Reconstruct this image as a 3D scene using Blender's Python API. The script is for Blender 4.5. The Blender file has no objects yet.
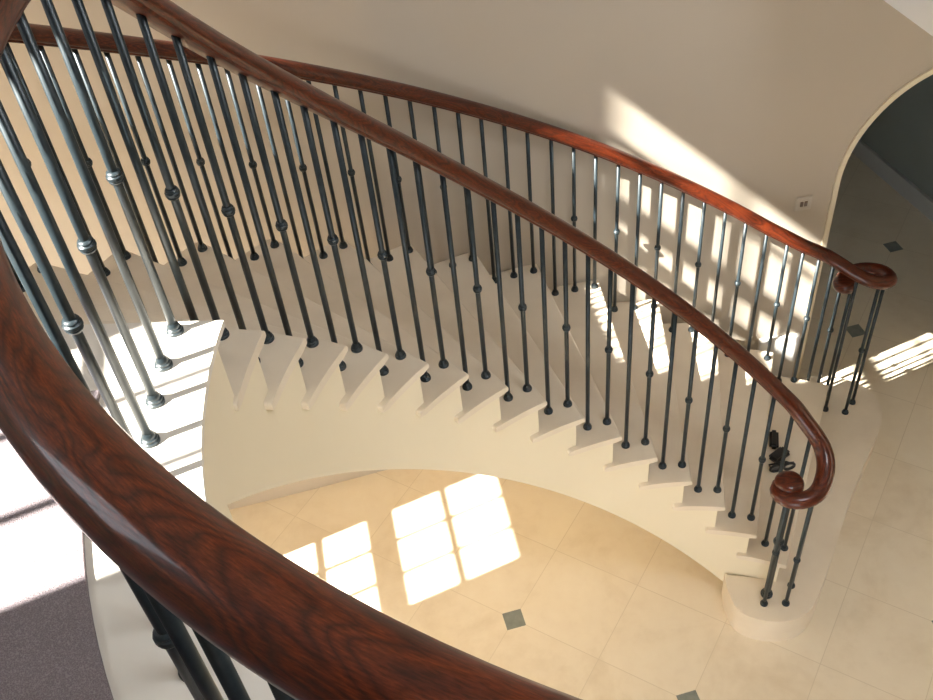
import bpy, bmesh, math
from math import sin, cos, pi, radians, degrees, sqrt, hypot, atan2
from mathutils import Vector, Matrix

C = bpy.context.scene.collection
H = 0.18                    # riser
N0 = 17                     # risers from ground floor to landing
ZL = N0 * H                 # landing level 3.06
R_BAL = 1.385               # inner balustrade radius
R_WELL = 1.29

# ------------------------------------------------------------------ helpers
def link(o):
    C.objects.link(o)
    return o

def mesh_obj(name, bm, mat, parent=None, smooth=False, angle=None):
    me = bpy.data.meshes.new(name)
    bm.normal_update()
    bm.to_mesh(me)
    bm.free()
    if mat: me.materials.append(mat)
    if smooth:
        for p in me.polygons: p.use_smooth = True
        if angle is not None:
            try: me.set_sharp_from_angle(angle=angle)
            except Exception: pass
    o = link(bpy.data.objects.new(name, me))
    if parent: o.parent = parent
    return o

def thing(name, label, cat, loc=(0, 0, 0), rotz=0.0, group=None):
    o = link(bpy.data.objects.new(name, None))
    o.empty_display_size = 0.1
    o.location = loc
    o.rotation_euler = (0, 0, rotz)
    o['label'] = label
    o['category'] = cat
    if group: o['group'] = group
    return o

def tag(o, label, cat, group=None):
    o['label'] = label
    o['category'] = cat
    if group: o['group'] = group
    return o

def struct(o, label=None, cat=None):
    o['kind'] = 'structure'
    if label: o['label'] = label
    if cat: o['category'] = cat
    return o

def prism(bm, pts, z0, z1):
    """closed XY outline extruded z0..z1"""
    area = sum(pts[i][0] * pts[(i + 1) % len(pts)][1] - pts[(i + 1) % len(pts)][0] * pts[i][1] for i in range(len(pts)))
    if area < 0: pts = pts[::-1]
    lo = [bm.verts.new((p[0], p[1], z0)) for p in pts]
    hi = [bm.verts.new((p[0], p[1], z1)) for p in pts]
    n = len(pts)
    top = bm.faces.new(hi)
    bot = bm.faces.new(lo[::-1])
    side = [bm.faces.new((lo[i], lo[(i + 1) % n], hi[(i + 1) % n], hi[i])) for i in range(n)]
    return top, bot, side

def box(bm, x0, x1, y0, y1, z0, z1):
    prism(bm, [(x0, y0), (x1, y0), (x1, y1), (x0, y1)], z0, z1)

def lathe(bm, prof, seg=16, org=(0, 0, 0)):
    rings = []
    for r, z in prof:
        rings.append([bm.verts.new((org[0] + r * cos(2 * pi * i / seg), org[1] + r * sin(2 * pi * i / seg), org[2] + z)) for i in range(seg)])
    for a, b in zip(rings, rings[1:]):
        for i in range(seg):
            bm.faces.new((a[i], a[(i + 1) % seg], b[(i + 1) % seg], b[i]))
    bm.faces.new(rings[0][::-1])
    bm.faces.new(rings[-1])

def catmull(pts, n=8, closed=False):
    out = []
    m = len(pts)
    P = [Vector(p) for p in pts]
    rng = range(m) if closed else range(m - 1)
    for i in rng:
        if closed:
            p0, p1, p2, p3 = P[(i - 1) % m], P[i], P[(i + 1) % m], P[(i + 2) % m]
        else:
            p1, p2 = P[i], P[i + 1]
            p0 = P[i - 1] if i > 0 else p1 * 2 - p2
            p3 = P[i + 2] if i + 2 < m else p2 * 2 - p1
        for k in range(n):
            t = k / n
            out.append(0.5 * ((2 * p1) + (p2 - p0) * t + (2 * p0 - 5 * p1 + 4 * p2 - p3) * t * t + (3 * p1 - p0 - 3 * p2 + p3) * t ** 3))
    if not closed: out.append(P[-1])
    return out

def resample(pts, step):
    out = [pts[0].copy()]
    acc = 0.0
    for a, b in zip(pts, pts[1:]):
        d = (b - a).length
        while acc + d >= step and d > 1e-9:
            t = (step - acc) / d
            a = a + (b - a) * t
            out.append(a.copy())
            d = (b - a).length
            acc = 0.0
        acc += d
    if (out[-1] - pts[-1]).length > step * 0.3: out.append(pts[-1].copy())
    return out

def sweep(name, path, prof, mat, parent, cap_scale=None):
    """profile (side, up) swept along a path; UV u = length, v = round"""
    bm = bmesh.new()
    uv = bm.loops.layers.uv.new('UVMap')
    rings, L = [], [0.0]
    n = len(path)
    m = len(prof)
    for i, p in enumerate(path):
        t = (path[min(i + 1, n - 1)] - path[max(i - 1, 0)]).normalized()
        side = t.cross(Vector((0, 0, 1))).normalized()
        up = side.cross(t).normalized()
        sc = cap_scale(i, n) if cap_scale else 1.0
        rings.append([bm.verts.new(p + side * (a * sc) + up * (b * sc)) for a, b in prof])
        if i: L.append(L[-1] + (p - path[i - 1]).length)
    vs = [0.0]
    for k in range(m):
        a, b = prof[k], prof[(k + 1) % m]
        vs.append(vs[-1] + hypot(a[0] - b[0], a[1] - b[1]))
    for i in range(n - 1):
        for k in range(m):
            f = bm.faces.new((rings[i][k], rings[i + 1][k], rings[i + 1][(k + 1) % m], rings[i][(k + 1) % m]))
            for l, c in zip(f.loops, ((L[i], vs[k]), (L[i + 1], vs[k]), (L[i + 1], vs[k + 1]), (L[i], vs[k + 1]))):
                l[uv].uv = c
    bm.faces.new(rings[0])
    bm.faces.new(rings[-1][::-1])
    bmesh.ops.recalc_face_normals(bm, faces=bm.faces)
    return mesh_obj(name, bm, mat, parent, smooth=True, angle=radians(50))

# ------------------------------------------------------------------ materials
def new_mat(name):
    m = bpy.data.materials.new(name)
    m.use_nodes = True
    nt = m.node_tree
    b = nt.nodes['Principled BSDF']
    return m, nt, b

def nd(nt, typ, **kw):
    n = nt.nodes.new(typ)
    for k, v in kw.items():
        if k.startswith('in_'):
            n.inputs[int(k[3:]) if k[3:].isdigit() else k[3:]].default_value = v
        else: setattr(n, k, v)
    return n

def ramp(nt, fac, stops):
    r = nt.nodes.new('ShaderNodeValToRGB')
    e = r.color_ramp.elements
    while len(e) > 1: e.remove(e[-1])
    e[0].position = stops[0][0]; e[0].color = (*stops[0][1], 1)
    for p, c in stops[1:]:
        q = e.new(p); q.color = (*c, 1)
    nt.links.new(fac, r.inputs[0])
    return r.outputs[0]

def noise(nt, scale, detail=4, rough=0.55, vec=None, dist=0.0):
    n = nd(nt, 'ShaderNodeTexNoise')
    n.inputs['Scale'].default_value = scale
    n.inputs['Detail'].default_value = detail
    n.inputs['Roughness'].default_value = rough
    n.inputs['Distortion'].default_value = dist
    if vec is not None: nt.links.new(vec, n.inputs['Vector'])
    return n.outputs[0]

def bump(nt, b, h, strength=0.1, dist=0.01):
    n = nd(nt, 'ShaderNodeBump')
    n.inputs['Strength'].default_value = strength
    n.inputs['Distance'].default_value = dist
    nt.links.new(h, n.inputs['Height'])
    nt.links.new(n.outputs[0], b.inputs['Normal'])

def m_plain(name, c1, c2, scale=3.0, rough=0.6, bs=0.0, detail=4):
    m, nt, b = new_mat(name)
    co = nd(nt, 'ShaderNodeTexCoord').outputs['Object']
    n = noise(nt, scale, detail, vec=co)
    nt.links.new(ramp(nt, n, [(0.3, c1), (0.7, c2)]), b.inputs['Base Color'])
    b.inputs['Roughness'].default_value = rough
    if bs: bump(nt, b, noise(nt, 180, 3, vec=co), bs, 0.002)
    return m

M_WALL = m_plain('wall paint warm grey', (0.53, 0.47, 0.39), (0.56, 0.495, 0.41), 1.2, 0.75, 0.08)
M_WHITE = m_plain('white paint', (0.78, 0.77, 0.75), (0.82, 0.81, 0.79), 1.5, 0.6)
M_PLASTER = m_plain('cream plaster', (0.80, 0.72, 0.545), (0.83, 0.75, 0.575), 1.6, 0.7, 0.05)
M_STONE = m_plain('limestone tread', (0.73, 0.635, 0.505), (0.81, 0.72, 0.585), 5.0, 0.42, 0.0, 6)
M_RISER_SHADE = m_plain('limestone riser with shade', (0.60, 0.50, 0.38), (0.67, 0.565, 0.44), 4.0, 0.5, 0.0, 5)  # limestone darkened, the riser shade is put into the colour
M_BORDER = m_plain('pale limestone border', (0.74, 0.70, 0.63), (0.80, 0.76, 0.69), 5.0, 0.4, 0.0, 6)
M_JOINERY = m_plain('white window joinery', (0.80, 0.79, 0.76), (0.82, 0.81, 0.78), 2.0, 0.4)
M_GREYSKIRT = m_plain('grey skirting paint', (0.42, 0.43, 0.42), (0.46, 0.47, 0.46), 1.5, 0.5)
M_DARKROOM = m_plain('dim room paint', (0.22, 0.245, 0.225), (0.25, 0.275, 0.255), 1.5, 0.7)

def m_carpet():
    m, nt, b = new_mat('carpet')
    co = nd(nt, 'ShaderNodeTexCoord').outputs['Object']
    v = nd(nt, 'ShaderNodeTexVoronoi', feature='F1')
    v.inputs['Scale'].default_value = 420
    nt.links.new(co, v.inputs['Vector'])
    n = noise(nt, 120, 6, 0.75, co)
    mx = nd(nt, 'ShaderNodeMath', operation='MULTIPLY')
    nt.links.new(v.outputs['Distance'], mx.inputs[0]); nt.links.new(n, mx.inputs[1])
    nt.links.new(ramp(nt, mx.outputs[0], [(0.05, (0.16, 0.135, 0.15)), (0.45, (0.31, 0.265, 0.28))]), b.inputs['Base Color'])
    b.inputs['Roughness'].default_value = 0.95
    bump(nt, b, mx.outputs[0], 0.6, 0.006)
    return m
M_CARPET = m_carpet()

def m_iron():
    m, nt, b = new_mat('painted iron')
    co = nd(nt, 'ShaderNodeTexCoord').outputs['Object']
    n = noise(nt, 40, 4, 0.6, co)
    nt.links.new(ramp(nt, n, [(0.3, (0.018, 0.028, 0.034)), (0.7, (0.030, 0.043, 0.050))]), b.inputs['Base Color'])
    b.inputs['Metallic'].default_value = 0.25
    b.inputs['Roughness'].default_value = 0.36
    return m
M_IRON = m_iron()

def m_mahogany():
    m, nt, b = new_mat('polished mahogany')
    uv = nd(nt, 'ShaderNodeTexCoord').outputs['UV']
    mp = nd(nt, 'ShaderNodeMapping')
    mp.inputs['Scale'].default_value = (1.9, 9.0, 1.0)
    nt.links.new(uv, mp.inputs['Vector'])
    # cathedral figure: distorted bands running with the length
    wv = nd(nt, 'ShaderNodeTexNoise')
    wv.inputs['Scale'].default_value = 1.6
    wv.inputs['Detail'].default_value = 2.0
    wv.inputs['Distortion'].default_value = 0.7
    nt.links.new(mp.outputs[0], wv.inputs['Vector'])
    ml = nd(nt, 'ShaderNodeMath', operation='MULTIPLY'); ml.inputs[1].default_value = 15.0
    nt.links.new(wv.outputs[0], ml.inputs[0])
    fr = nd(nt, 'ShaderNodeMath', operation='PINGPONG'); fr.inputs[1].default_value = 0.5
    nt.links.new(ml.outputs[0], fr.inputs[0])
    base = ramp(nt, fr.outputs[0], [(0.0, (0.042, 0.007, 0.003)), (0.2, (0.082, 0.013, 0.004)), (0.6, (0.128, 0.022, 0.005)), (1.0, (0.076, 0.012, 0.004))])
    # fine pores
    mp2 = nd(nt, 'ShaderNodeMapping')
    mp2.inputs['Scale'].default_value = (45.0, 330.0, 1.0)
    nt.links.new(uv, mp2.inputs['Vector'])
    po = noise(nt, 1.6, 4, 0.65, mp2.outputs[0])
    pr = ramp(nt, po, [(0.34, (0.36, 0.32, 0.30)), (0.50, (0.9, 0.9, 0.9)), (0.66, (1.5, 1.6, 1.7))])
    mx = nd(nt, 'ShaderNodeMix', data_type='RGBA', blend_type='MULTIPLY')
    mx.inputs[0].default_value = 0.85
    nt.links.new(base, mx.inputs[6]); nt.links.new(pr, mx.inputs[7])
    nt.links.new(mx.outputs[2], b.inputs['Base Color'])
    b.inputs['Roughness'].default_value = 0.32
    b.inputs['Coat Weight'].default_value = 0.45
    b.inputs['Specular IOR Level'].default_value = 0.3
    b.inputs['Coat Roughness'].default_value = 0.07
    return m
M_WOOD = m_mahogany()

def m_floor():
    """limestone tiles on a turned grid, small slate squares at every other corner"""
    m, nt, b = new_mat('limestone floor tiles')
    g = nd(nt, 'ShaderNodeNewGeometry').outputs['Position']
    mp = nd(nt, 'ShaderNodeMapping', vector_type='TEXTURE')
    mp.inputs['Location'].default_value = (-0.692, 1.246, 0)
    mp.inputs['Rotation'].default_value = (0, 0, radians(-35.0))
    mp.inputs['Scale'].default_value = (0.46, 0.46, 0.46)
    nt.links.new(g, mp.inputs['Vector'])
    sp = nd(nt, 'ShaderNodeSeparateXYZ'); nt.links.new(mp.outputs[0], sp.inputs[0])
    def M(op, a, bb=None, c=None):
        n = nd(nt, 'ShaderNodeMath', operation=op)
        for i, v in enumerate((a, bb, c)):
            if v is None: continue
            if isinstance(v, (int, float)): n.inputs[i].default_value = v
            else: nt.links.new(v, n.inputs[i])
        return n.outputs[0]
    u, v = sp.outputs[0], sp.outputs[1]
    du, dv = M('PINGPONG', u, 0.5), M('PINGPONG', v, 0.5)         # distance to the nearest grout line
    grout = M('LESS_THAN', M('MINIMUM', du, dv), 0.004)
    # cabochon: distance to every second corner, diamond in grid coordinates
    cu, cv = M('PINGPONG', u, 1.0), M('PINGPONG', v, 1.0)
    cab = M('MULTIPLY', M('LESS_THAN', M('ADD', cu, cv), 0.148), M('GREATER_THAN', u, -1.0))
    # per tile tint
    cell = nd(nt, 'ShaderNodeCombineXYZ')
    nt.links.new(M('FLOOR', u), cell.inputs[0]); nt.links.new(M('FLOOR', v), cell.inputs[1])
    wn = nd(nt, 'ShaderNodeTexWhiteNoise', noise_dimensions='3D'); nt.links.new(cell.outputs[0], wn.inputs[0])
    n1 = noise(nt, 2.2, 6, 0.62, g, 0.6)
    n2 = noise(nt, 14, 5, 0.6, g)
    mixn = M('ADD', M('MULTIPLY', n1, 0.7), M('MULTIPLY', n2, 0.3))
    mixn = M('ADD', mixn, M('MULTIPLY', M('SUBTRACT', wn.outputs[0], 0.5), 0.10))
    tile = ramp(nt, mixn, [(0.30, (0.67, 0.565, 0.415)), (0.50, (0.76, 0.665, 0.515)), (0.72, (0.80, 0.715, 0.565))])
    mg = nd(nt, 'ShaderNodeMix', data_type='RGBA'); nt.links.new(grout, mg.inputs[0])
    nt.links.new(tile, mg.inputs[6]); mg.inputs[7].default_value = (0.64, 0.545, 0.405, 1)
    slate = ramp(nt, n2, [(0.3, (0.15, 0.165, 0.15)), (0.7, (0.24, 0.26, 0.235))])
    mc = nd(nt, 'ShaderNodeMix', data_type='RGBA'); nt.links.new(cab, mc.inputs[0])
    nt.links.new(mg.outputs[2], mc.inputs[6]); nt.links.new(slate, mc.inputs[7])
    nt.links.new(mc.outputs[2], b.inputs['Base Color'])
    b.inputs['Roughness'].default_value = 0.34
    return m
M_FLOOR = m_floor()

def m_glass():
    m = bpy.data.materials.new('window glass'); m.use_nodes = True
    nt = m.node_tree; nt.nodes.clear()
    out = nd(nt, 'ShaderNodeOutputMaterial')
    tr = nd(nt, 'ShaderNodeBsdfTransparent'); gl = nd(nt, 'ShaderNodeBsdfGlossy')
    gl.inputs['Roughness'].default_value = 0.02
    mx = nd(nt, 'ShaderNodeMixShader'); mx.inputs[0].default_value = 0.05
    nt.links.new(tr.outputs[0], mx.inputs[1]); nt.links.new(gl.outputs[0], mx.inputs[2])
    nt.links.new(mx.outputs[0], out.inputs[0])
    return m
M_GLASS = m_glass()

def m_simple(name, col, rough, metal=0.0):
    m, nt, b = new_mat(name)
    co = nd(nt, 'ShaderNodeTexCoord').outputs['Object']
    n = noise(nt, 60, 3, 0.5, co)
    nt.links.new(ramp(nt, n, [(0.3, tuple(c * 0.9 for c in col)), (0.7, col)]), b.inputs['Base Color'])
    b.inputs['Roughness'].default_value = rough
    b.inputs['Metallic'].default_value = metal
    return m
M_BLACK = m_simple('black plastic', (0.006, 0.006, 0.007), 0.38)
M_LENS_GLINT = m_simple('chrome lens glint', (0.75, 0.76, 0.78), 0.15, 1.0)
M_LENS = m_simple('grey lens', (0.10, 0.10, 0.10), 0.08)
M_SWITCH = m_simple('switch plate nickel', (0.62, 0.57, 0.50), 0.4, 0.2)
M_ROCKER = m_simple('switch rocker', (0.20, 0.15, 0.12), 0.4)

# ------------------------------------------------------------------ stair geometry
def th_in(k):   # nosing angle (deg) at the well
    return 171.056 - 7.3494 * k - 0.0065 * k * k + 0.001 * k ** 3
def th_out(k):
    e = max(0.0, k - 10.0)
    return th_in(k) + 0.85 - 0.21 * e
def s_of(th):   # continuous step index from an angle (deg)
    s = (171.056 - th) / 7.25
    for _ in range(12):
        s -= (th_in(s) - th) / -7.3
    return s
def r_out(k):
    return 2.445 + 0.0062 * (max(k, 0) - 3)
def pol(r, deg):
    return Vector((r * cos(radians(deg)), r * sin(radians(deg)), 0))
T_TH = 0.03     # tread thickness
OVER = 0.03     # nosing overhang

def nosing_line(k, back=0.0, r0=None, r1=None):
    a = pol(1.291 if r0 is None else r0, th_in(k))
    b = pol(r_out(k) if r1 is None else r1, th_out(k))
    d = (b - a).normalized()
    nrm = Vector((-d.y, d.x, 0))
    if nrm.dot(pol(1, th_in(k) + 90)) < 0: nrm = -nrm
    return a + nrm * back, b + nrm * back

staircase = thing('staircase', 'sweeping pale limestone staircase curving up round the open stairwell', 'staircase')

# treads 1..15 (tread k lies between nosing k and the riser of nosing k-1)
for k in range(1, 16):
    a, b = nosing_line(k)
    c, d = nosing_line(k - 1, OVER + 0.042)
    z1 = (N0 - k) * H
    pts = [a]
    # inner arc from a to c
    ta, tc = atan2(a.y, a.x), atan2(c.y, c.x)
    ra, rc = a.length, c.length
    arc_in = [Vector(((ra + (rc - ra) * t) * cos(ta + (tc - ta) * t), (ra + (rc - ra) * t) * sin(ta + (tc - ta) * t), 0)) for t in [i / 8 for i in range(9)]]
    tb, td = atan2(b.y, b.x), atan2(d.y, d.x)
    rb, rd = b.length, d.length
    arc_out = [Vector(((rb + (rd - rb) * t) * cos(tb + (td - tb) * t), (rb + (rd - rb) * t) * sin(tb + (td - tb) * t), 0)) for t in [i / 8 for i in range(9)]]
    outline = [tuple(p[:2]) for p in arc_in] + [tuple(p[:2]) for p in arc_out[::-1]]
    bm = bmesh.new()
    top, bot, side = prism(bm, outline, z1 - T_TH, z1)
    edges = set(top.edges) | set(bot.edges)
    bmesh.ops.bevel(bm, geom=list(edges), offset=0.010, segments=3, profile=0.5, affect='EDGES')
    mesh_obj('tread', bm, M_STONE, staircase, smooth=True, angle=radians(40))

# risers below nosings 0..15
for k in range(0, 16):
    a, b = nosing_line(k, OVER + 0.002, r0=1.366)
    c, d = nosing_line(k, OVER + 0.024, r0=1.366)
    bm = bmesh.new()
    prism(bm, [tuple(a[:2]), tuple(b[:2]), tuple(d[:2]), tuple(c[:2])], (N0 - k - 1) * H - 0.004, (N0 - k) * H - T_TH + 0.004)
    mesh_obj('riser', bm, M_RISER_SHADE, staircase)

# curtail (bottom) step
curt = [(0.350, 1.262), (0.338, 1.165), (0.362, 1.050), (0.452, 0.987), (0.572, 0.968), (0.680, 1.007), (0.768, 1.109),
        (0.93, 1.357), (1.0835, 1.5998), (1.245, 1.825), (1.3956, 2.0308), (1.458, 2.150), (1.4626, 2.267), (1.415, 2.375), (1.30, 2.452), (1.16, 2.485)]
front = [p for p in catmull([(x, y, 0) for x, y in curt], 6)]
bk = [pol(1.30 + (2.62 - 1.30) * t, 66.5 + 0.9 * t) for t in (1.0, 0.75, 0.5, 0.25, 0.0)]
outline = [tuple(p[:2]) for p in front] + [tuple(p[:2]) for p in bk]
bm = bmesh.new()
top, bot, side = prism(bm, outline, 0.0, H)
bmesh.ops.bevel(bm, geom=list(top.edges), offset=0.010, segments=3, profile=0.5, affect='EDGES')
mesh_obj('curtail_step', bm, M_STONE, staircase, smooth=True, angle=radians(40))

# cut string along the well
R_S = 1.312
def string_bottom(s):
    return max(0.0, min((N0 - s) * H - 0.57, ZL - 0.235))
cols = []      # (theta, top)
d_th = degrees(OVER / R_S)
th_hi, th_lo = 184.6, 62.5
samples = []
step_th = [(th_in(k) + d_th, k) for k in range(0, 16)]     # riser face positions
# tread k covers theta in [th_in(k)+d, th_in(k-1)+d]
def top_for(k): return (N0 - k) * H - T_TH
def seg_samples(t0, t1, n): return [t0 + (t1 - t0) * i / n for i in range(n + 1)]
bm = bmesh.new()
def string_ribbon(t0, t1, ztop, n):
    prev = None
    for th in seg_samples(t0, t1, n):
        s = s_of(th)
        zb = string_bottom(s)
        zt = max(ztop, zb + 0.01)
        pi_, po = pol(R_S, th), pol(R_S + 0.06, th)
        ring = [bm.verts.new((pi_.x, pi_.y, zb)), bm.verts.new((pi_.x, pi_.y, zt)), bm.verts.new((po.x, po.y, zt)), bm.verts.new((po.x, po.y, zb))]
        if prev:
            for i in range(4):
                bm.faces.new((prev[i], prev[(i + 1) % 4], ring[(i + 1) % 4], ring[i]))
        else:
            bm.faces.new(ring)
        prev = ring
    bm.faces.new(prev[::-1])
string_ribbon(th_hi, th_in(0) + d_th, ZL - 0.02, 8)
for k in range(1, 16):
    string_ribbon(th_in(k - 1) + d_th, th_in(k) + d_th, top_for(k), 5)
string_ribbon(th_in(15) + d_th, th_lo, H - 0.02, 2)
bmesh.ops.recalc_face_normals(bm, faces=bm.faces)
mesh_obj('string', bm, M_PLASTER, staircase, smooth=True, angle=radians(30))

# helical soffit under the flight
bm = bmesh.new()
prev = None
for th in seg_samples(th_hi, 70.0, 70):
    s = s_of(th)
    zb = (N0 - s) * H - 0.57
    zb = min(zb, ZL - 0.235)
    if zb < 0.0: zb = 0.0
    a, b = pol(R_S + 0.005, th), pol(r_out(s) - 0.02, th + 0.8)
    ring = [bm.verts.new((a.x, a.y, zb)), bm.verts.new((b.x, b.y, zb)), bm.verts.new((b.x, b.y, zb + 0.04)), bm.verts.new((a.x, a.y, zb + 0.04))]
    if prev:
        for i in range(4): bm.faces.new((prev[i], prev[(i + 1) % 4], ring[(i + 1) % 4], ring[i]))
    else: bm.faces.new(ring)
    prev = ring
bm.faces.new(prev[::-1])
bmesh.ops.recalc_face_normals(bm, faces=bm.faces)
mesh_obj('soffit', bm, M_PLASTER, staircase, smooth=True, angle=radians(30))

# outer string closing the tread ends
bm = bmesh.new()
prev = None
for k in range(1, 16):
    t0, t1 = th_out(k - 1) + 0.6, th_out(k) + 0.6
    ztop = top_for(k)
    prev = None
    for th in seg_samples(t0, t1, 4):
        s = s_of(th - 0.85)
        zb = max(0.0, (N0 - s) * H - 0.57)
        zt = max(ztop, zb + 0.01)
        a, b = pol(r_out(s) - 0.05, th), pol(r_out(s) - 0.02, th)
        ring = [bm.verts.new((a.x, a.y, zb)), bm.verts.new((a.x, a.y, zt)), bm.verts.new((b.x, b.y, zt)), bm.verts.new((b.x, b.y, zb))]
        if prev:
            for i in range(4): bm.faces.new((prev[i], prev[(i + 1) % 4], ring[(i + 1) % 4], ring[i]))
        else: bm.faces.new(ring)
        prev = ring
    bm.faces.new(prev[::-1])
bmesh.ops.recalc_face_normals(bm, faces=bm.faces)
mesh_obj('outer_string', bm, M_PLASTER, staircase)

# ------------------------------------------------------------------ balustrades
def rail_profile(w=0.073, h=0.058):
    pts = []
    hw = w / 2
    # right side up over the crown to the left side (side, up)
    for i in range(0, 13):
        a = pi * i / 12
        pts.append((hw * cos(a) * (1.0 if abs(cos(a)) < 0.999 else 1.0), -0.004 + (h * 0.5 + 0.004) * sin(a)))
    left = [(-hw * 0.99, -0.012), (-hw * 0.90, -0.017), (-hw * 0.76, -0.0195), (-hw * 0.72, -0.026), (-hw * 0.60, -0.028)]
    right = [(-x, y) for x, y in left[::-1]]
    return pts + left + right
PROF = rail_profile()
RAIL_DROP = 0.026          # underside below the rail centre line

_bar_cache, _mesh_cache = {}, {}
def bar_mesh(L, r):
    key = (round(L, 3), r)
    if key not in _bar_cache:
        bm = bmesh.new()
        lathe(bm, [(r, 0.0), (r, L)], 14)
        me = bpy.data.meshes.new('baluster')
        bm.to_mesh(me); bm.free()
        for p in me.polygons: p.use_smooth = len(p.vertices) == 4
        me.materials.append(M_IRON)
        _bar_cache[key] = me
    return _bar_cache[key]
def shared(name, prof, seg=18):
    if name not in _mesh_cache:
        bm = bmesh.new()
        lathe(bm, prof, seg)
        me = bpy.data.meshes.new(name)
        bm.to_mesh(me); bm.free()
        for p in me.polygons: p.use_smooth = len(p.vertices) == 4
        try: me.set_sharp_from_angle(angle=radians(45))
        except Exception: pass
        me.materials.append(M_IRON)
        _mesh_cache[name] = me
    return _mesh_cache[name]
COLLAR = [(0.0182, 0.0), (0.0182, 0.006), (0.0155, 0.008), (0.0160, 0.013), (0.0130, 0.015), (0.0130, 0.020), (0.0105, 0.023), (0.0092, 0.027)]
KNOB = [(0.0090, -0.013), (0.0120, -0.012), (0.0142, -0.008), (0.0128, -0.0055), (0.0158, -0.003), (0.0158, 0.003), (0.0128, 0.0055), (0.0142, 0.008), (0.0120, 0.012), (0.0090, 0.013)]
BIGC = [(r * 1.55, z * 1.5) for r, z in COLLAR]
BIGK = [(r * 1.5, z * 1.4) for r, z in KNOB]
RB = 0.0086

def baluster(parent, x, y, z0, z1, knob=None, name='baluster', r=RB, big=False):
    o = link(bpy.data.objects.new(name, bar_mesh(z1 - z0, r)))
    o.location = (x, y, z0)
    o.parent = parent
    c = link(bpy.data.objects.new('base_collar', shared('base_collar' + ('_large' if big else ''), BIGC if big else COLLAR)))
    c.parent = o
    if knob is not None:
        kk = link(bpy.data.objects.new('knob', shared('knob' + ('_large' if big else ''), BIGK if big else KNOB)))
        kk.location = (0, 0, knob)
        kk.parent = o
    return o

# inner balustrade (stairs + landing, one continuous rail)
Z_LAND_RAIL = ZL + 0.792
def zr_in(s):
    a = (N0 - s) * H + 0.842
    # smooth minimum of the pitched and the level run
    b = Z_LAND_RAIL
    h = 0.20
    t = max(0.0, min(1.0, 0.5 + 0.5 * (b - a) / h))
    return b * (1 - t) + a * t - h * t * (1 - t)
def r_bal(th):     # the well tightens a little on the landing side
    e = min(max(0.0, th - 217.0), 26.0)
    return R_BAL - 0.00005 * e * e
inner = thing('balustrade', 'near balustrade with mahogany handrail running round the well edge and landing', 'balustrade')
path = []
th = 336.0
while th > 67.0:
    p = pol(r_bal(th), th); p.z = zr_in(s_of(th)) if th < 200 else Z_LAND_RAIL
    path.append(p); th -= 1.5
scroll_in = [(0.578, 1.238, 1.262), (0.608, 1.205, 1.222), (0.630, 1.158, 1.183), (0.628, 1.102, 1.150), (0.598, 1.038, 1.122), (0.560, 0.998, 1.106),
             (0.508, 0.980, 1.098), (0.455, 0.990, 1.093), (0.422, 1.024, 1.090), (0.430, 1.068, 1.090), (0.462, 1.078, 1.090)]
tail = catmull([tuple(path[-3]), tuple(path[-1])] + scroll_in, 8)
full = path[:-3] + tail
full = resample([Vector(p) for p in full], 0.02)
def end_taper(i, n):
    k = n - 1 - i
    return 1.0 if k > 8 else 0.80 + 0.2 * k / 8
hr = sweep('handrail', full, PROF, M_WOOD, inner, end_taper)
def disc(name, parent, x, y, z, r, h):
    bm = bmesh.new()
    uv = bm.loops.layers.uv.new('UVMap')
    prof = [(r * 0.72, -h * 0.5), (r * 0.90, -h * 0.42), (r, -h * 0.1), (r * 0.98, h * 0.2), (r * 0.85, h * 0.42), (r * 0.6, h * 0.52), (r * 0.2, h * 0.55)]
    lathe(bm, prof, 28, (x, y, z))
    for f in bm.faces:
        for l in f.loops: l[uv].uv = (l.vert.co.x, l.vert.co.y + l.vert.co.z)
    return mesh_obj(name, bm, M_WOOD, parent, smooth=True, angle=radians(50))
disc('scroll_eye', inner, 0.470, 1.062, 1.102, 0.060, 0.060)

def rail_z_near(pathpts, x, y, zmin=-9):
    best, z = 9, None
    for p in pathpts:
        d = hypot(p.x - x, p.y - y)
        if d < best and p.z > zmin: best, z = d, p.z
    return z
nb = 0
for k in range(1, 16):
    for back in (1, 0):
        if k == 15: th = (63.88, 67.52)[back]
        else: th = th_in(k) + (4.98 if back else 1.40)
        p = pol(R_BAL, th)
        z0 = (N0 - k) * H
        zt = rail_z_near(full, p.x, p.y) - RAIL_DROP + 0.006
        baluster(inner, p.x, p.y, z0, zt, None if back else min(0.424, 0.398 + 0.006 * k))
j = 0
th = 172.5
while th < 326:
    p = pol(r_bal(th), th)
    baluster(inner, p.x, p.y, ZL, Z_LAND_RAIL - RAIL_DROP + 0.006, 0.388 if j % 2 == 0 else None)
    j += 1
    th += 4.17
for x, y, kn in ((0.639, 1.149, None), (0.485, 1.071, 0.42), (0.585, 1.059, 0.36)):
    baluster(inner, x, y, H, rail_z_near(full, x, y) - RAIL_DROP + 0.006, kn)
baluster(inner, 0.512, 1.120, H, 1.075, 0.43, name='newel', r=0.0155, big=True)

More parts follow.
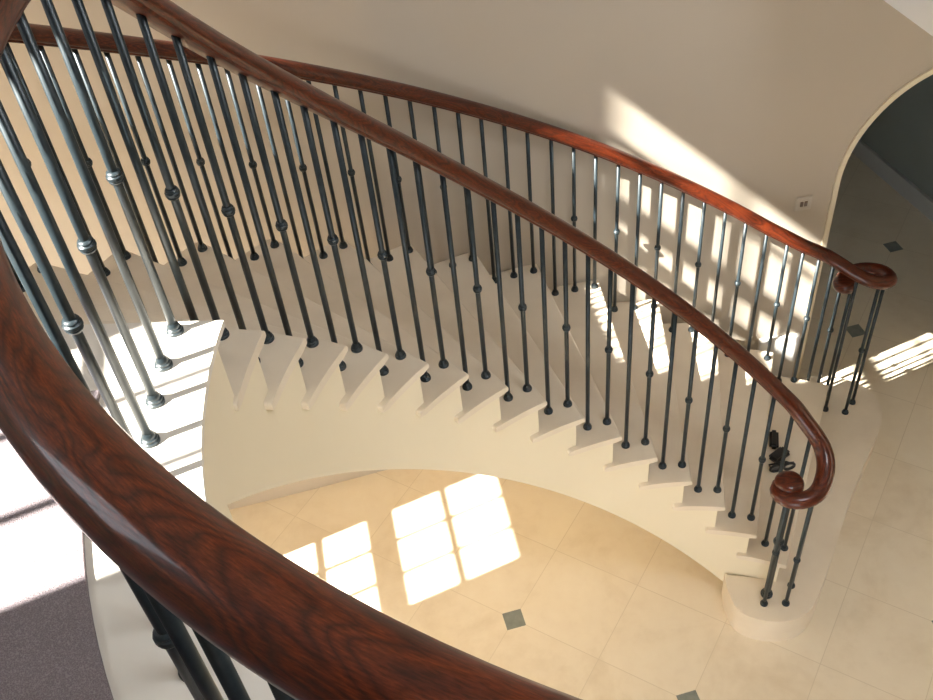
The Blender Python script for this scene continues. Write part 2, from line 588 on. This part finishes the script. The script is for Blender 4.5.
# outer balustrade
def zr_out(s):
    a = (N0 - s) * H + 0.813
    b = Z_LAND_RAIL
    h = 0.05
    t = max(0.0, min(1.0, 0.5 + 0.5 * (b - a) / h))
    return b * (1 - t) + a * t - h * t * (1 - t)
outer = thing('balustrade', 'far balustrade on the outer ends of the treads beside the wall, ending in a volute', 'balustrade')
def r_ob(k): return r_out(k) - 0.058
path = [Vector((-3.22, 0.46, Z_LAND_RAIL)), Vector((-2.9, 0.46, Z_LAND_RAIL)), Vector((-2.6, 0.48, Z_LAND_RAIL))]
th = 166.0
while th > 76.0:
    s = s_of(th - 0.85)
    p = pol(r_ob(s), th); p.z = zr_out(s)
    path.append(p); th -= 1.2
scroll_out = [(0.735, 2.341, 1.407), (0.815, 2.326, 1.358), (0.907, 2.308, 1.302), (0.965, 2.302, 1.270), (1.025, 2.288, 1.238), (1.085, 2.258, 1.203), (1.150, 2.220, 1.165), (1.220, 2.186, 1.137), (1.288, 2.182, 1.118),
              (1.332, 2.225, 1.106), (1.318, 2.290, 1.098), (1.255, 2.330, 1.090), (1.190, 2.338, 1.080), (1.140, 2.318, 1.070), (1.122, 2.290, 1.064)]
tail = catmull([tuple(path[-3]), tuple(path[-1])] + scroll_out, 8)
fo = path[:3] + catmull([tuple(p) for p in path[2:-2]], 3)[:-1] + tail
fo = resample([Vector(p) for p in fo], 0.022)
sweep('handrail', fo, PROF, M_WOOD, outer, end_taper)
disc('scroll_eye', outer, 1.136, 2.270, 1.060, 0.059, 0.060)
n = 0
for k in range(1, 15):
    for j, off in enumerate((5.55, 3.15, 0.75)):
        th = th_out(k) + off
        if k == 1 and j == 0: pass
        p = pol(r_ob(k), th)
        z0 = (N0 - k) * H
        zt = rail_z_near(fo, p.x, p.y, z0 + 0.6) - RAIL_DROP + 0.006
        kn = (0.51, 0.45, 0.39)[j] if (3 * k + j) % 2 == 0 else None
        baluster(outer, p.x, p.y, z0, zt, kn)
for x, y, z0, kn in ((0.907, 2.306, 2 * H, None), (0.990, 2.298, 2 * H, 0.46),
                     (1.0656, 2.290, H, None), (1.150, 2.334, H, 0.5), (1.2075, 2.335, H, None), (1.1657, 2.218, H, None), (1.2631, 2.180, H, 0.48), (1.326, 2.245, H, None)):
    if z0 > 0.3:
        zt = rail_z_near(fo, x, y, 1.2)
    else: zt = rail_z_near(fo, x, y)
    baluster(outer, x, y, z0, zt - RAIL_DROP + 0.006, kn)

# ------------------------------------------------------------------ the setting
X_W = -3.30
Y_S = -3.4
X_E = 4.3
Z_C = 6.2
# ground floor
bm = bmesh.new()
box(bm, -3.6, X_E + 0.3, Y_S - 0.3, 5.8, -0.2, 0.0)
struct(mesh_obj('floor', bm, M_FLOOR))

# north wall: gentle curve behind the flight with an arched opening to the right
def wall_y(x):
    xs = [-3.6, -2.2, -1.2, -0.6, 0.0, 0.5, 1.13, 2.3, 4.6]
    ys = [1.94, 2.136, 2.315, 2.425, 2.500, 2.535, 2.570, 2.64, 2.78]
    pts = catmull([(a, b, 0) for a, b in zip(xs, ys)], 10)
    for a, b in zip(pts, pts[1:]):
        if a.x <= x <= b.x:
            t = (x - a.x) / (b.x - a.x)
            return a.y + (b.y - a.y) * t
    return ys[-1] if x > 0 else ys[0]
AX0, AX1, ASP, AB = 1.135, 2.255, 1.45, 0.60      # arch jambs, springing, rise
ACX, AA = (AX0 + AX1) / 2, (AX1 - AX0) / 2
def arch_z(x):
    t = (x - ACX) / AA
    return ASP + AB * sqrt(max(0.0, 1 - t * t))
bm = bmesh.new()
WT = 0.16
def wall_col_strip(xs, zlo, zhi):
    prev = None
    for x in xs:
        y = wall_y(x)
        a, b = zlo(x), zhi(x)
        ring = [bm.verts.new((x, y, a)), bm.verts.new((x, y, b)), bm.verts.new((x - 0.0, y + WT, b)), bm.verts.new((x, y + WT, a))]
        if prev:
            for i in range(4): bm.faces.new((prev[i], prev[(i + 1) % 4], ring[(i + 1) % 4], ring[i]))
        else: bm.faces.new(ring)
        prev = ring
    bm.faces.new(prev[::-1])
wall_col_strip([-3.5 + (AX0 + 3.5) * i / 60 for i in range(61)], lambda x: 0.0, lambda x: Z_C)
wall_col_strip([ACX - AA * cos(pi * i / 32) for i in range(33)], arch_z, lambda x: Z_C)
wall_col_strip([AX1 + (4.5 - AX1) * i / 10 for i in range(11)], lambda x: 0.0, lambda x: Z_C)
bmesh.ops.recalc_face_normals(bm, faces=bm.faces)
bmesh.ops.remove_doubles(bm, verts=bm.verts, dist=0.0005)
struct(mesh_obj('wall_north', bm, M_WALL, smooth=True, angle=radians(35)))

# raised bead round the arch
bm = bmesh.new()
apts = [(AX0, 0.0)] + [(AX0, ASP * i / 6) for i in range(1, 6)] + [(ACX - AA * cos(pi * i / 40), ASP + AB * sin(pi * i / 40)) for i in range(41)] + [(AX1, ASP * (1 - i / 6)) for i in range(1, 7)]
prev = None
for i, (x, z) in enumerate(apts):
    x0, z0 = apts[max(i - 1, 0)]
    x1, z1 = apts[min(i + 1, len(apts) - 1)]
    L = hypot(x1 - x0, z1 - z0)
    nx, nz = -(z1 - z0) / L, (x1 - x0) / L       # outward from the opening
    w = 0.022
    xi, zi, xo, zo = x - nx * 0.004, z - nz * 0.004, x + nx * w, z + nz * w
    yi, yo = wall_y(xi), wall_y(xo)
    ring = [bm.verts.new((xi, yi - 0.012, max(zi, 0))), bm.verts.new((xo, yo - 0.012, max(zo, 0))), bm.verts.new((xo, yo + 0.01, max(zo, 0))), bm.verts.new((xi, yi + WT, max(zi, 0)))]
    if prev:
        for q in range(4): bm.faces.new((prev[q], prev[(q + 1) % 4], ring[(q + 1) % 4], ring[q]))
    prev = ring
bmesh.ops.recalc_face_normals(bm, faces=bm.faces)
struct(mesh_obj('trim_1', bm, M_PLASTER, smooth=True, angle=radians(35)))

# skirting on the north wall beside the foot of the stairs
bm = bmesh.new()
prev = None
for i in range(13):
    x = 0.86 + (AX0 - 0.045 - 0.86) * i / 12
    y = wall_y(x)
    ring = [bm.verts.new((x, y + 0.005, 0.0)), bm.verts.new((x, y - 0.022, 0.0)), bm.verts.new((x, y - 0.022, 0.44)), bm.verts.new((x, y - 0.014, 0.455)), bm.verts.new((x, y + 0.005, 0.455))]
    if prev:
        for q in range(5): bm.faces.new((prev[q], prev[(q + 1) % 5], ring[(q + 1) % 5], ring[q]))
    else: bm.faces.new(ring)
    prev = ring
bm.faces.new(prev[::-1])
bmesh.ops.recalc_face_normals(bm, faces=bm.faces)
struct(mesh_obj('baseboard_north', bm, M_WHITE))

# west wall with four window openings (wall turned slightly; built along its own length)
W_TILT = radians(7.0)
def west(o):
    o.location = (X_W, 1.0, 0)
    o.rotation_euler = (0, 0, W_TILT)
    return o
wins = [  # along wall from, to, z0, z1
    (-0.300, 0.295, 4.25, 5.54), (-2.040, -1.405, 4.31, 5.54),
    (-0.372, 0.268, 0.95, 2.70), (-2.040, -1.405, 0.95, 2.70)]
bm = bmesh.new()
ys = sorted({-4.6, 1.2} | {w[0] for w in wins} | {w[1] for w in wins})
zs = sorted({0.0, Z_C} | {w[2] for w in wins} | {w[3] for w in wins})
for y0, y1 in zip(ys, ys[1:]):
    for z0, z1 in zip(zs, zs[1:]):
        ym, zm = (y0 + y1) / 2, (z0 + z1) / 2
        if any(w[0] < ym < w[1] and w[2] < zm < w[3] for w in wins): continue
        box(bm, -0.10, 0.0, y0, y1, z0, z1)
bmesh.ops.remove_doubles(bm, verts=bm.verts, dist=0.0001)
west(struct(mesh_obj('wall_west', bm, M_WALL)))
bars = [  # horizontal bars: (z centre, thickness, first column, last column)
    [(5.23, 0.025, 0, 3), (4.86, 0.13, 0, 3), (4.60, 0.025, 0, 3)],
    [(4.65, 0.035, 2, 3), (5.10, 0.025, 0, 3)],
    [(2.328, 0.025, 0, 3), (1.975, 0.13, 0, 3), (1.645, 0.025, 0, 3), (1.31, 0.025, 0, 3)],
    [(2.328, 0.025, 0, 3), (1.975, 0.13, 0, 3), (1.645, 0.025, 0, 3), (1.31, 0.025, 0, 3)]]
for i, (w, hb) in enumerate(zip(wins, bars)):
    y0, y1, z0, z1 = w
    bm = bmesh.new()
    xa, xb = -0.03, 0.0
    f = 0.012
    box(bm, xa, xb, y0, y0 + f, z0, z1); box(bm, xa, xb, y1 - f, y1, z0, z1)
    box(bm, xa, xb, y0 + f, y1 - f, z0, z0 + f); box(bm, xa, xb, y0 + f, y1 - f, z1 - f, z1)
    for z, t, c0, c1 in hb:
        ya, yb = y0 + (y1 - y0) * c0 / 3, y0 + (y1 - y0) * c1 / 3
        box(bm, xa, xb, max(ya, y0 + f), min(yb, y1 - f), z - t / 2, z + t / 2)
    for q in (1, 2):
        yy = y0 + (y1 - y0) * q / 3
        box(bm, xa + 0.004, xb - 0.004, yy - 0.010, yy + 0.010, z0 + f, z1 - f)
    wf = west(struct(mesh_obj('window_%d' % (i + 1), bm, M_JOINERY)))
    bm = bmesh.new()
    box(bm, xa + 0.012, xa + 0.016, y0 + 0.01, y1 - 0.01, z0 + 0.01, z1 - 0.01)
    mesh_obj('pane', bm, M_GLASS, wf)

# other walls and ceiling (behind the viewer, outside the frame)
bm = bmesh.new()
DX0, DX1, DZ = -2.3, 0.3, 2.7
for x0, x1, z0, z1 in ((X_W - 0.1, DX0, 0, Z_C), (DX1, X_E + 0.1, 0, Z_C), (DX0, DX1, DZ, Z_C), (DX0, DX1, 0, 0.08)): box(bm, x0, x1, Y_S - 0.15, Y_S, z0, z1)
struct(mesh_obj('wall_south', bm, M_WALL))
# glazed doors added unseen behind the viewer to brighten the string
bm = bmesh.new()
for q in range(6):
    xx = DX0 + 0.03 + (DX1 - DX0 - 0.06) * q / 5
    box(bm, xx - 0.03, xx + 0.03, Y_S - 0.1, Y_S - 0.05, 0.08, DZ)
for zz in (0.12, 1.1, 1.9, DZ - 0.04): box(bm, DX0, DX1, Y_S - 0.095, Y_S - 0.055, zz - 0.03, zz + 0.03)
wf = struct(mesh_obj('window_7', bm, M_JOINERY))
bm = bmesh.new(); box(bm, DX0, DX1, Y_S - 0.078, Y_S - 0.074, 0.08, DZ); mesh_obj('pane', bm, M_GLASS, wf)
bm = bmesh.new(); box(bm, X_E, X_E + 0.15, Y_S, 2.76, 0, Z_C); struct(mesh_obj('wall_east', bm, M_WALL))
# ceiling with an unseen roof light added for overhead fill
SK = (0.2, 1.8, -1.6, 0.0)
bm = bmesh.new()
for x0, x1, y0, y1 in ((X_W - 0.1, SK[0], Y_S, 2.9), (SK[1], X_E + 0.1, Y_S, 2.9), (SK[0], SK[1], Y_S, SK[2]), (SK[0], SK[1], SK[3], 2.9)):
    box(bm, x0, x1, y0, y1, Z_C, Z_C + 0.2)
struct(mesh_obj('ceiling', bm, M_WHITE))
bm = bmesh.new()
f = 0.06
x0, x1, y0, y1 = SK
for q in range(5):
    xx = x0 + (x1 - x0) * q / 4
    box(bm, max(x0, xx - f / 2), min(x1, xx + f / 2), y0, y1, Z_C + 0.05, Z_C + 0.15)
for q in range(5):
    yy = y0 + (y1 - y0) * q / 4
    box(bm, x0, x1, max(y0, yy - f / 2), min(y1, yy + f / 2), Z_C + 0.06, Z_C + 0.14)
wf = struct(mesh_obj('window_5', bm, M_JOINERY))
bm = bmesh.new(); box(bm, x0, x1, y0, y1, Z_C + 0.10, Z_C + 0.104); mesh_obj('pane', bm, M_GLASS, wf)

# dim room behind the arch
bm = bmesh.new()
prism(bm, [(2.19, 5.4), (2.86, 2.72), (3.0, 2.72), (2.33, 5.4)], 0, 2.9)
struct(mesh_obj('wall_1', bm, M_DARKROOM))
bm = bmesh.new()
prism(bm, [(2.165, 5.4), (2.83, 2.74), (2.86, 2.72), (2.19, 5.4)], 0, 0.13)
struct(mesh_obj('baseboard_1', bm, M_GREYSKIRT))
bm = bmesh.new()
for x0_, x1_, z0_, z1_ in ((-1.4, -0.2, 0, 2.9), (0.8, 3.0, 0, 2.9), (-0.2, 0.8, 0, 1.4), (-0.2, 0.8, 2.2, 2.9)): box(bm, x0_, x1_, 5.4, 5.55, z0_, z1_)
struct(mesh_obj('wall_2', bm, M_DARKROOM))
bm = bmesh.new()
for x0_, x1_, z0_, z1_ in ((-0.2, -0.15, 1.4, 2.2), (0.75, 0.8, 1.4, 2.2), (0.275, 0.325, 1.45, 2.15), (-0.15, 0.75, 1.4, 1.45), (-0.15, 0.75, 2.15, 2.2)): box(bm, x0_, x1_, 5.45, 5.5, z0_, z1_)
wf = struct(mesh_obj('window_6', bm, M_JOINERY))  # unseen window added to lift the light in this room
bm = bmesh.new(); box(bm, -0.19, 0.79, 5.47, 5.474, 1.41, 2.19); mesh_obj('pane', bm, M_GLASS, wf)
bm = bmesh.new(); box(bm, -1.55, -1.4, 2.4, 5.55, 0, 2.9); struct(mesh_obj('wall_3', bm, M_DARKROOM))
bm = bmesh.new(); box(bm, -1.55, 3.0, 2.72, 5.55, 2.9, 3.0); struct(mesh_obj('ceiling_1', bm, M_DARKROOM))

# upper landing slab round the well
def arc(r, t0, t1, n): return [tuple(pol(r, t0 + (t1 - t0) * i / n)[:2]) for i in range(n + 1)]
TH_E = 336.0
a0, b0 = nosing_line(0, 0.05)
ai = arc(1.300, th_in(0) + degrees(0.05 / 1.31), TH_E, 66)
outl = ai + [(1.9, -0.70), (1.9, Y_S), (-2.75, Y_S), (-3.225, b0.y + 0.02), tuple(b0[:2])]
bm = bmesh.new(); prism(bm, outl, ZL - 0.235, ZL - 0.016)
struct(mesh_obj('floor_landing', bm, M_PLASTER))
# stone paving of the landing (projects over the well as a nosing)
a1, b1 = nosing_line(0)
outl = arc(R_WELL, th_in(0), TH_E, 84) + [(1.9, -0.70), (1.9, -1.5)] + arc(1.50, 300, 179.2, 60) + [(-3.175, 0.02), (-3.225, b1.y + 0.02), tuple(b1[:2])]
bm = bmesh.new()
top, bot, side = prism(bm, outl, ZL - 0.016, ZL)
struct(mesh_obj('trim_2', bm, M_BORDER))
# fitted carpet beyond the stone border
outl = arc(1.50, 179.2, 300, 60) + [(1.9, -1.5), (1.9, Y_S), (-2.75, Y_S), (-3.175, 0.02)]
bm = bmesh.new(); prism(bm, outl, ZL - 0.016, ZL + 0.012)
tag(mesh_obj('carpet', bm, M_CARPET), 'mauve grey carpet fitted beyond the curved stone border of the landing', 'carpet')
# wall carrying the landing
bm = bmesh.new()
prev = None
for i in range(41):
    th = 184.6 + 5.4 * i / 40
    a, b = pol(1.300, th), pol(1.40, th)
    ring = [bm.verts.new((a.x, a.y, 0)), bm.verts.new((a.x, a.y, ZL - 0.235)), bm.verts.new((b.x, b.y, ZL - 0.235)), bm.verts.new((b.x, b.y, 0))]
    if prev:
        for q in range(4): bm.faces.new((prev[q], prev[(q + 1) % 4], ring[(q + 1) % 4], ring[q]))
    else: bm.faces.new(ring)
    prev = ring
bm.faces.new(prev[::-1])
bmesh.ops.recalc_face_normals(bm, faces=bm.faces)
struct(mesh_obj('wall_stairwell', bm, M_PLASTER, smooth=True, angle=radians(30)))
# edge of the upper floor on the far right
bm = bmesh.new()
prism(bm, [(0.60, 2.50), (0.745, 1.72), (0.80, 1.43), (0.95, 0.75), (X_E, 0.75), (X_E, 2.74), (1.2, 2.60)], 2.83, 3.35)
struct(mesh_obj('floor_gallery', bm, M_WHITE))

# ------------------------------------------------------------------ small things
# double light switch on the north wall
sx = 0.972
sy = wall_y(sx)
ang = atan2(wall_y(sx + 0.05) - wall_y(sx - 0.05), 0.1)
sw = thing('light_switch', 'small square two-gang light switch on the wall left of the arch', 'light switch', (sx, sy, 1.365), ang)
bm = bmesh.new(); box(bm, -0.042, 0.042, -0.009, 0.0, -0.042, 0.042)
bmesh.ops.bevel(bm, geom=[e for e in bm.edges], offset=0.003, segments=2, affect='EDGES')
mesh_obj('plate', bm, M_SWITCH, sw)
for x in (-0.011, 0.011):
    bm = bmesh.new(); box(bm, x - 0.007, x + 0.007, -0.013, -0.008, -0.014, 0.014)
    mesh_obj('rocker', bm, M_ROCKER, sw)

# things lying on the second step
zt = 2 * H
def rounded_box(bm, lx, ly, lz, bev):
    box(bm, -lx / 2, lx / 2, -ly / 2, ly / 2, 0, lz)
    bmesh.ops.bevel(bm, geom=list(bm.edges), offset=bev, segments=3, affect='EDGES')
bm = bmesh.new(); rounded_box(bm, 0.046, 0.12, 0.042, 0.014)
o = mesh_obj('phone_pouch', bm, M_BLACK, smooth=True, angle=radians(60))
o.location = (0.752, 1.885, zt); o.rotation_euler = (0, 0, radians(-16))
tag(o, 'long black pouch lying on the lower step, farthest of three things from the scroll', 'pouch')
bm = bmesh.new(); rounded_box(bm, 0.062, 0.108, 0.036, 0.012)
o = mesh_obj('glasses_case', bm, M_BLACK, smooth=True, angle=radians(60))
o.location = (0.750, 1.783, zt); o.rotation_euler = (0, 0, radians(-58))
tag(o, 'small black case lying slantwise between the pouch and the sunglasses', 'case')
sg = thing('sunglasses', 'black framed sunglasses lying on the step behind the handrail scroll', 'sunglasses', (0.738, 1.698, zt), radians(4))
def torus_pts(cx_, rx, rz, n=20): return [Vector((cx_ + rx * cos(2 * pi * i / n), 0, rz + 0.004 + rz * sin(2 * pi * i / n))) for i in range(n + 1)]
def tube(bm, pts, r, seg=8):
    prev = None
    for i, p in enumerate(pts):
        t = (pts[min(i + 1, len(pts) - 1)] - pts[max(i - 1, 0)]).normalized()
        u = t.cross(Vector((0, 1, 0.01))).normalized(); v = t.cross(u).normalized()
        ring = [bm.verts.new(p + u * (r * cos(2 * pi * k / seg)) + v * (r * sin(2 * pi * k / seg))) for k in range(seg)]
        if prev:
            for k in range(seg): bm.faces.new((prev[k], prev[(k + 1) % seg], ring[(k + 1) % seg], ring[k]))
        else: bm.faces.new(ring)
        prev = ring
    bm.faces.new(prev[::-1])
bm = bmesh.new()
for cx_ in (-0.034, 0.034): tube(bm, torus_pts(cx_, 0.028, 0.022), 0.0075)
tube(bm, [Vector((-0.010, 0, 0.034)), Vector((0, 0, 0.037)), Vector((0.010, 0, 0.034))], 0.004)
bmesh.ops.recalc_face_normals(bm, faces=bm.faces)
mesh_obj('frame', bm, M_BLACK, sg, smooth=True)
for cx_, mt in ((-0.034, M_LENS), (0.034, M_LENS_GLINT)):  # right lens in chrome, its glint put into the material
    bm = bmesh.new()
    vs = [bm.verts.new((cx_ + 0.025 * cos(2 * pi * i / 20), 0.0, 0.025 + 0.019 * sin(2 * pi * i / 20))) for i in range(20)]
    f1 = bm.faces.new(vs)
    r = bmesh.ops.extrude_face_region(bm, geom=[f1])
    for v in r['geom']:
        if isinstance(v, bmesh.types.BMVert): v.co.y += 0.002
    bmesh.ops.recalc_face_normals(bm, faces=bm.faces)
    mesh_obj('lens', bm, mt, sg)
for sx_ in (-1, 1):      # folded across the back of the lenses
    bm = bmesh.new()
    yb = 0.012 if sx_ > 0 else 0.022
    tube(bm, [Vector((sx_ * 0.062, 0, 0.036)), Vector((sx_ * 0.062, yb, 0.034)), Vector((-sx_ * 0.030, yb + 0.004, 0.030)), Vector((-sx_ * 0.055, yb + 0.004, 0.012))], 0.005)
    bmesh.ops.recalc_face_normals(bm, faces=bm.faces)
    mesh_obj('temple', bm, M_BLACK, sg, smooth=True)

# ------------------------------------------------------------------ light
az, el = radians(20.0), radians(43.0)
d = Vector((cos(el) * cos(az), cos(el) * sin(az), -sin(el)))
sun = bpy.data.lights.new('sun', 'SUN')
sun.energy = 42.0
sun.angle = 0.0093
sun.color = (1.0, 0.95, 0.86)
so = link(bpy.data.objects.new('sun', sun))
so.rotation_euler = d.to_track_quat('-Z', 'Y').to_euler()
so.location = (-8, -3, 9)
# added fill standing in for daylight at the roof opening
al = bpy.data.lights.new('added_roof_fill', 'AREA')
al.shape = 'RECTANGLE'; al.size = SK[1] - SK[0] - 0.1; al.size_y = SK[3] - SK[2] - 0.1
al.energy = 52.0
al.color = (0.90, 0.95, 1.0)
ao = link(bpy.data.objects.new('added_roof_fill', al))
ao.location = ((SK[0] + SK[1]) / 2, (SK[2] + SK[3]) / 2, Z_C + 0.03)

# added unseen warm lamp and fitting, yellows the bay wall from under the landing
bm = bmesh.new()
lathe(bm, [(0.045, 0.0), (0.05, 0.01), (0.03, 0.02), (0.03, 0.09), (0.012, 0.10)], 16)
lamp = struct(mesh_obj('added_lamp_fitting', bm, M_JOINERY, smooth=True, angle=radians(40)))
lamp.location = (-3.235, 0.48, 2.42); lamp.rotation_euler = (0, radians(90), radians(7))
pl = bpy.data.lights.new('added_warm_fill', 'POINT')
pl.energy = 30.0; pl.color = (1.0, 0.70, 0.34); pl.shadow_soft_size = 0.06
po = link(bpy.data.objects.new('added_warm_fill', pl)); po.location = (-3.03, 0.50, 2.44)

w = bpy.data.worlds.new('sky'); bpy.context.scene.world = w
w.use_nodes = True
bg = w.node_tree.nodes['Background']
bg.inputs[0].default_value = (0.86, 0.92, 1.0, 1)
bg.inputs[1].default_value = 5.0

# ------------------------------------------------------------------ camera
P_, R_ = 0.766606, -0.113963
fw = Vector((0, cos(P_), -sin(P_)))
rt = Vector((1, 0, 0))
up0 = rt.cross(fw)
right = rt * cos(R_) + up0 * sin(R_)
up = up0 * cos(R_) - rt * sin(R_)
cd = bpy.data.cameras.new('camera')
cd.sensor_width = 36.0
cd.lens = 1000.0 / 933.0 * 36.0
cd.clip_start = 0.02
cam = link(bpy.data.objects.new('camera', cd))
m = Matrix((right, up, -fw)).transposed().to_4x4()
m.translation = Vector((-0.774489, -1.394877, 4.429526))
cam.matrix_world = m
sc = bpy.context.scene
sc.camera = cam
sc.view_settings.view_transform = 'Standard'
sc.view_settings.look = 'None'
sc.view_settings.gamma = 1.0
sc.view_settings.use_curve_mapping = False
sc.view_settings.exposure = -0.04
sc.cycles.max_bounces = 10
sc.cycles.diffuse_bounces = 6
